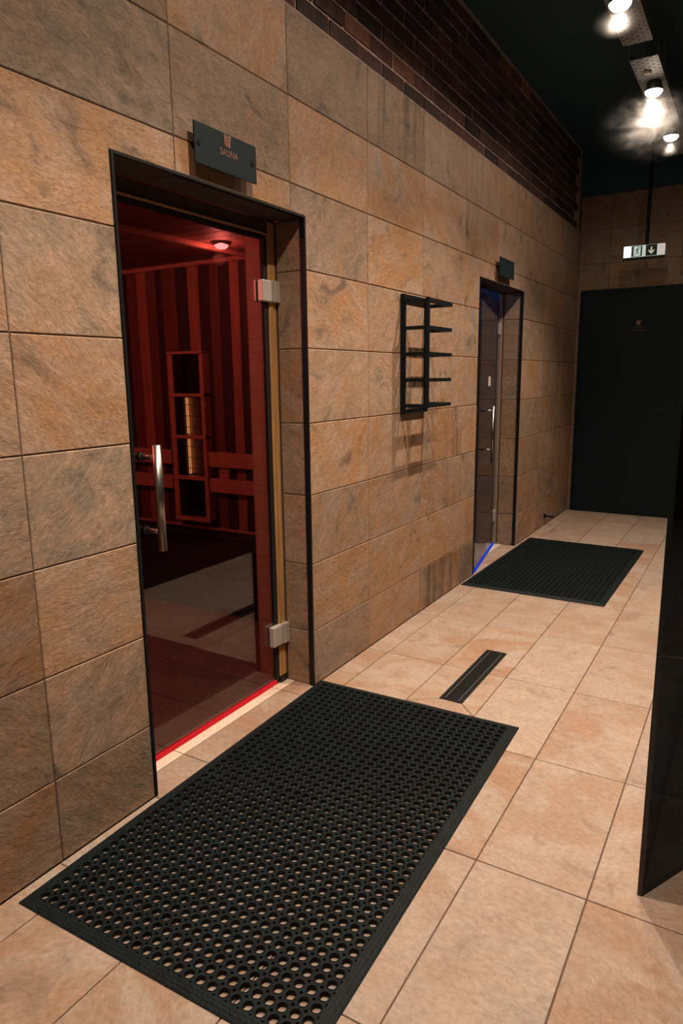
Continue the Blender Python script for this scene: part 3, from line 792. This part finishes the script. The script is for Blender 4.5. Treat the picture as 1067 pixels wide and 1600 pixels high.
# ------------------------------------------------------------------ floor drain
dr = empty('floor_drain', (0.576, 1.7535, 0)); tag(dr, 'narrow black linear drain set in the floor tiles', 'drain')
MB().box(-0.049, 0.049, -0.3005, 0.3005, -0.0028, -0.0016).build('channel', M['drain_dark'], dr)
m = MB()
for x0, x1, y0, y1 in ((-0.049, -0.040, -0.3, 0.3), (0.040, 0.049, -0.3, 0.3), (-0.040, 0.040, -0.3, -0.290), (-0.040, 0.040, 0.290, 0.3)):
    m.box(x0, x1, y0, y1, -0.0015, 0.0006)
m.build('frame', M['drain_dark'], dr)
for x in (-0.030, 0.030):
    MB().box(x - 0.002, x + 0.002, -0.282, 0.282, -0.0015, 0.0004).build('rail', M['drain_rail'], dr)
sm = None
for i in range(46):
    yy = -0.275 + i * 0.0122
    if sm is None:
        o = MB().box(-0.0278, 0.0278, -0.0036, 0.0036, -0.0015, -0.0004).build('slat', M['drain_dark'], dr, (0, yy, 0)); sm = o.data
    else: link('slat', sm, M['drain_dark'], dr, (0, yy, 0))

# ------------------------------------------------------------------ door stop
ds = empty('door_stop', (0, 5.088, 0.084)); tag(ds, 'small black door stop peg low on the tiled wall', 'door stop')
m = MB(); m.tube((0.001, 0, 0), (0.008, 0, 0), 0.024); m.build('base', M['black_metal'], ds)
m = MB(); m.tube((0.008, 0, 0), (0.072, 0, 0), 0.009); m.build('rod', M['black_metal'], ds)
m = MB(); m.tube((0.072, 0, 0), (0.092, 0, 0), 0.012); m.build('tip', M['seal_black'], ds)

# ------------------------------------------------------------------ exit sign
ex = empty('exit_sign', (0.630, 5.5, 2.345)); tag(ex, 'lit exit sign box with running figure and down arrow hanging at corridor end', 'exit sign')
MB().box(-0.166, 0.164, -0.022, 0.022, -0.054, -0.038, 0.004).build('base', M['exit_dark'], ex)
MB().box(-0.160, 0.160, -0.018, 0.018, -0.0375, 0.054, 0.004).build('housing', M['exit_face'], ex)
MB().box(-0.159, -0.104, -0.0195, -0.0182, -0.036, 0.052, 0.0003).build('lamp_end', M['exit_lamp'], ex)
MB().box(0.108, 0.159, -0.0195, -0.0182, -0.036, 0.052, 0.0003).build('end_panel', M['exit_pink'], ex)
pa = MB().box(-0.096, -0.014, -0.0200, -0.0182, -0.034, 0.050).build('pictogram_panel', M['exit_dark'], ex)
MB().box(-0.081, -0.026, -0.0210, -0.0201, -0.030, 0.046).build('doorway', M['exit_face'], pa)
m = MB()
def flat(mb, pts, y0, y1):
    n = len(pts); mb.add([(x, y0, z) for x, z in pts] + [(x, y1, z) for x, z in pts], [list(range(n)), list(range(n, 2 * n))[::-1]] + [(i, (i + 1) % n, n + (i + 1) % n, n + i) for i in range(n)])
cx, cz = -0.053, 0.008
def limb(p, q, wd):
    p = Vector(p); q = Vector(q); d = (q - p).normalized(); nn = Vector((-d.y, d.x)) * wd / 2
    flat(m, [tuple(p + nn), tuple(q + nn), tuple(q - nn), tuple(p - nn)], -0.0220, -0.0211)
flat(m, [(cx + 0.010 + 0.0055 * math.cos(t * math.pi / 5), cz + 0.028 + 0.0055 * math.sin(t * math.pi / 5)) for t in range(10)], -0.0220, -0.0211)
limb((cx + 0.006, cz + 0.020), (cx - 0.002, cz - 0.004), 0.009)
limb((cx + 0.004, cz + 0.017), (cx + 0.016, cz + 0.008), 0.004); limb((cx + 0.004, cz + 0.018), (cx - 0.012, cz + 0.014), 0.004); limb((cx - 0.012, cz + 0.014), (cx - 0.016, cz + 0.004), 0.004)
limb((cx - 0.002, cz - 0.003), (cx + 0.011, cz - 0.014), 0.005); limb((cx + 0.011, cz - 0.014), (cx + 0.009, cz - 0.030), 0.005)
limb((cx - 0.002, cz - 0.003), (cx - 0.006, cz - 0.019), 0.005); limb((cx - 0.006, cz - 0.019), (cx - 0.020, cz - 0.026), 0.005)
m.build('running_figure', M['exit_dark'], pa)
ap = MB().box(0.014, 0.102, -0.0200, -0.0182, -0.036, 0.052).build('arrow_panel', M['exit_dark'], ex)
m = MB(); ac = 0.058
flat(m, [(ac - 0.006, 0.034), (ac + 0.006, 0.034), (ac + 0.006, -0.002), (ac + 0.022, 0.014), (ac + 0.022, 0.000), (ac, -0.024), (ac - 0.022, 0.000), (ac - 0.022, 0.014), (ac - 0.006, -0.002)], -0.0212, -0.0201)
m.build('arrow', M['exit_arrow'], ap)
m = MB(); m.tube((0.015, 0, 0.054), (0.015, 0, CEIL - 2.345), 0.015, n=12); m.build('hanger_rod', M['black_metal'], ex)
m = MB(); m.tube((0.015, 0, CEIL - 2.345 - 0.02), (0.015, 0, CEIL - 2.345 - 0.0005), 0.03, n=16); m.build('ceiling_rose', M['black_metal'], ex)
pl_ = bpy.data.lights.new('exit_lamp_light', 'POINT'); pl_.energy = 0.12; pl_.color = (0.85, 1.0, 0.9); pl_.shadow_soft_size = 0.02
po = bpy.data.objects.new('exit_lamp_light', pl_); C.objects.link(po); po.location = (-0.17, -0.05, 0.02); po.parent = ex

# ------------------------------------------------------------------ cable trays, lamps
def tray(y0, y1, label):
    o = empty('cable_tray', (0.868, (y0 + y1) / 2, 3.02)); tag(o, label, 'cable tray', 'perforated cable trays under the ceiling')
    wd = 0.142; n = max(1, round((y1 - y0) / 0.024)); py = (y1 - y0) / n; nx = 6; px = wd / nx
    V, F = [], []
    for iy in range(n):
        for ix in range(nx):
            cx = -wd / 2 + (ix + 0.5) * px; cy = -(y1 - y0) / 2 + (iy + 0.5) * py; k = len(V)
            hole = (ix + iy) % 2 == 0
            sq = [(cx + a * px / 2, cy + b * py / 2, 0) for a, b in ((1, 0), (1, 1), (0, 1), (-1, 1), (-1, 0), (-1, -1), (0, -1), (1, -1))]
            if hole:
                ci = [(cx + 0.0058 * math.cos(t * math.pi / 4), cy + 0.0058 * math.sin(t * math.pi / 4), 0) for t in range(8)]
                V += sq + ci; F += [(k + i, k + (i + 1) % 8, k + 8 + (i + 1) % 8, k + 8 + i) for i in range(8)]
            else:
                V += sq; F.append([k + i for i in range(8)])
    me = bpy.data.meshes.new('perforated_base'); me.from_pydata(V, [], F); me.update()
    b_ = link('perforated_base', me, M['galvanised'], o)
    sol = b_.modifiers.new('thickness', 'SOLIDIFY'); sol.thickness = 0.0015; sol.offset = 1
    for sx in (-1, 1):
        MB().box(sx * wd / 2 - 0.0012, sx * wd / 2 + 0.0012, -(y1 - y0) / 2, (y1 - y0) / 2, 0.0, 0.055).build('side_flange', M['galvanised'], o)
    for q in (-0.3, 0.3):
        m = MB()
        for sx in (-1, 1): m.tube((sx * 0.05, q * (y1 - y0), 0.002), (sx * 0.05, q * (y1 - y0), CEIL - 3.021), 0.004, n=8)
        m.build('hanger_rod', M['galvanised'], o)
    return o
tray(1.30, 3.145, 'nearer perforated galvanised cable tray under the black ceiling')
tr2 = tray(3.345, 5.30, 'farther perforated galvanised cable tray beyond the gap, below the ceiling')

MB().lathe([(0.001, -0.014), (0.016, -0.013), (0.022, -0.006), (0.022, -0.0005), (0.001, -0.0005)], (0, 0, 0), (0, 0, 1), 18).build('cover_disc', M['label_white'], tr2, (-0.005, -0.78, 0))

def spot_lamp(i, y, watt, label):
    o = empty('spot_lamp', (LAMP_X, y, 3.02)); tag(o, label, 'spotlight', 'spotlights under the cable trays')
    MB().lathe([(0.0, -0.001), (0.034, -0.001), (0.040, -0.010), (0.048, -0.040), (0.052, -0.056), (0.049, -0.056), (0.045, -0.046), (0.0, -0.046)], (0, 0, 0), (0, 0, 1), 20).build('body', M['lamp_body'], o)
    MB().lathe([(0.0485, -0.050), (0.047, -0.062), (0.036, -0.076), (0.018, -0.084), (0.001, -0.086)], (0, 0, 0), (0, 0, 1), 20).build('lens', M['lamp_lens'], o)
    ld = bpy.data.lights.new('spot_light', 'SPOT'); ld.energy = watt; ld.color = LAMP_COL
    ld.spot_size = R(108 if i < 5 else 86); ld.spot_blend = 1.0; ld.shadow_soft_size = 0.012
    wd = bpy.data.lights.new('wide_light', 'SPOT'); wd.energy = watt * WIDE * (0.3 if i == 5 else 1.0); wd.color = LAMP_COL
    wd.spot_size = R(176); wd.spot_blend = 0.32; wd.shadow_soft_size = 0.012
    w2 = bpy.data.objects.new('wide_light', wd); C.objects.link(w2); w2.location = (0, 0, LAMP_Z - 3.02 - 0.014); w2.parent = o
    lo = bpy.data.objects.new('spot_light', ld); C.objects.link(lo); lo.location = (0, 0, LAMP_Z - 3.02 - 0.014); lo.parent = o
    pd = bpy.data.lights.new('spill_light', 'POINT'); pd.energy = SPILL_W; pd.color = LAMP_COL; pd.shadow_soft_size = 0.03
    p2 = bpy.data.objects.new('spill_light', pd); C.objects.link(p2); p2.location = (0.0, -0.075, -0.045); p2.parent = o
    return o
LBL = ['spotlight behind the viewpoint, nearest of the row', 'spotlight over the large rubber mat, second of the row', 'spotlight over the floor drain, third of the row',
       'glowing spotlight on the nearer cable tray, topmost in the photo', 'brightest spotlight wrapped in haze on the farther cable tray', 'lowest spotlight at far right, nearest the exit sign']
for i, y in enumerate(LAMP_Y): spot_lamp(i, y, LAMP_W[i], LBL[i])

# ------------------------------------------------------------------ wisps of steam round the farther lamp
def steam_mat(name, density, scale, lo, hi, distort):
    m, nt, out = new_mat(name); L = nt.links.new
    v = nd(nt, 'ShaderNodeVolumeScatter'); v.inputs['Color'].default_value = (0.95, 0.93, 0.9, 1); v.inputs['Anisotropy'].default_value = 0.2
    tc = nd(nt, 'ShaderNodeTexCoord')
    ln = nd(nt, 'ShaderNodeVectorMath', operation='LENGTH'); L(tc.outputs['Object'], ln.inputs[0])
    fall = nd(nt, 'ShaderNodeMapRange', interpolation_type='SMOOTHSTEP'); fall.inputs[1].default_value = 1.0; fall.inputs[2].default_value = 0.05; fall.inputs[3].default_value = 0; fall.inputs[4].default_value = 1
    L(ln.outputs['Value'], fall.inputs[0])
    n = nd(nt, 'ShaderNodeTexNoise'); n.inputs['Scale'].default_value = scale; n.inputs['Detail'].default_value = 6; n.inputs['Distortion'].default_value = distort
    L(tc.outputs['Object'], n.inputs['Vector'])
    r = nd(nt, 'ShaderNodeMapRange'); r.inputs[1].default_value = lo; r.inputs[2].default_value = hi; r.inputs[3].default_value = 0; r.inputs[4].default_value = 1.0
    L(n.outputs[0], r.inputs[0])
    mu = nd(nt, 'ShaderNodeMath', operation='MULTIPLY'); L(fall.outputs[0], mu.inputs[0]); L(r.outputs[0], mu.inputs[1])
    m2 = nd(nt, 'ShaderNodeMath', operation='MULTIPLY'); m2.inputs[1].default_value = density; L(mu.outputs[0], m2.inputs[0])
    L(m2.outputs[0], v.inputs['Density']); L(v.outputs[0], out.inputs['Volume'])
    return m
bm = bmesh.new(); bmesh.ops.create_icosphere(bm, subdivisions=3, radius=1.0)
me = bpy.data.meshes.new('steam_cloud'); bm.to_mesh(me); bm.free()
st = link('steam_cloud', me, steam_mat('steam', 1.3, 2.1, 0.43, 0.70, 2.6), None, (0.85, 3.92, 2.85)); st.scale = (0.36, 0.56, 0.20)
tag(st, 'wispy cloud of steam lit by the spotlight below the farther cable tray', 'steam', kind='stuff')
hz = steam_mat('haze', 0.32, 1.5, 0.0, 0.6, 0.5)  # volume added to imitate lens bloom round two lamps
for y_, lb in ((2.56, 'soft haze glowing round the nearest spotlight in view'), (4.62, 'soft haze glowing round the farthest spotlight by the exit sign')):
    h_ = link('steam_haze', me.copy(), None, None, (LAMP_X - 0.01, y_, LAMP_Z - 0.04)); h_.data.materials.clear(); h_.data.materials.append(hz); h_.scale = (0.12, 0.12, 0.065)
    tag(h_, lb, 'steam', kind='stuff')
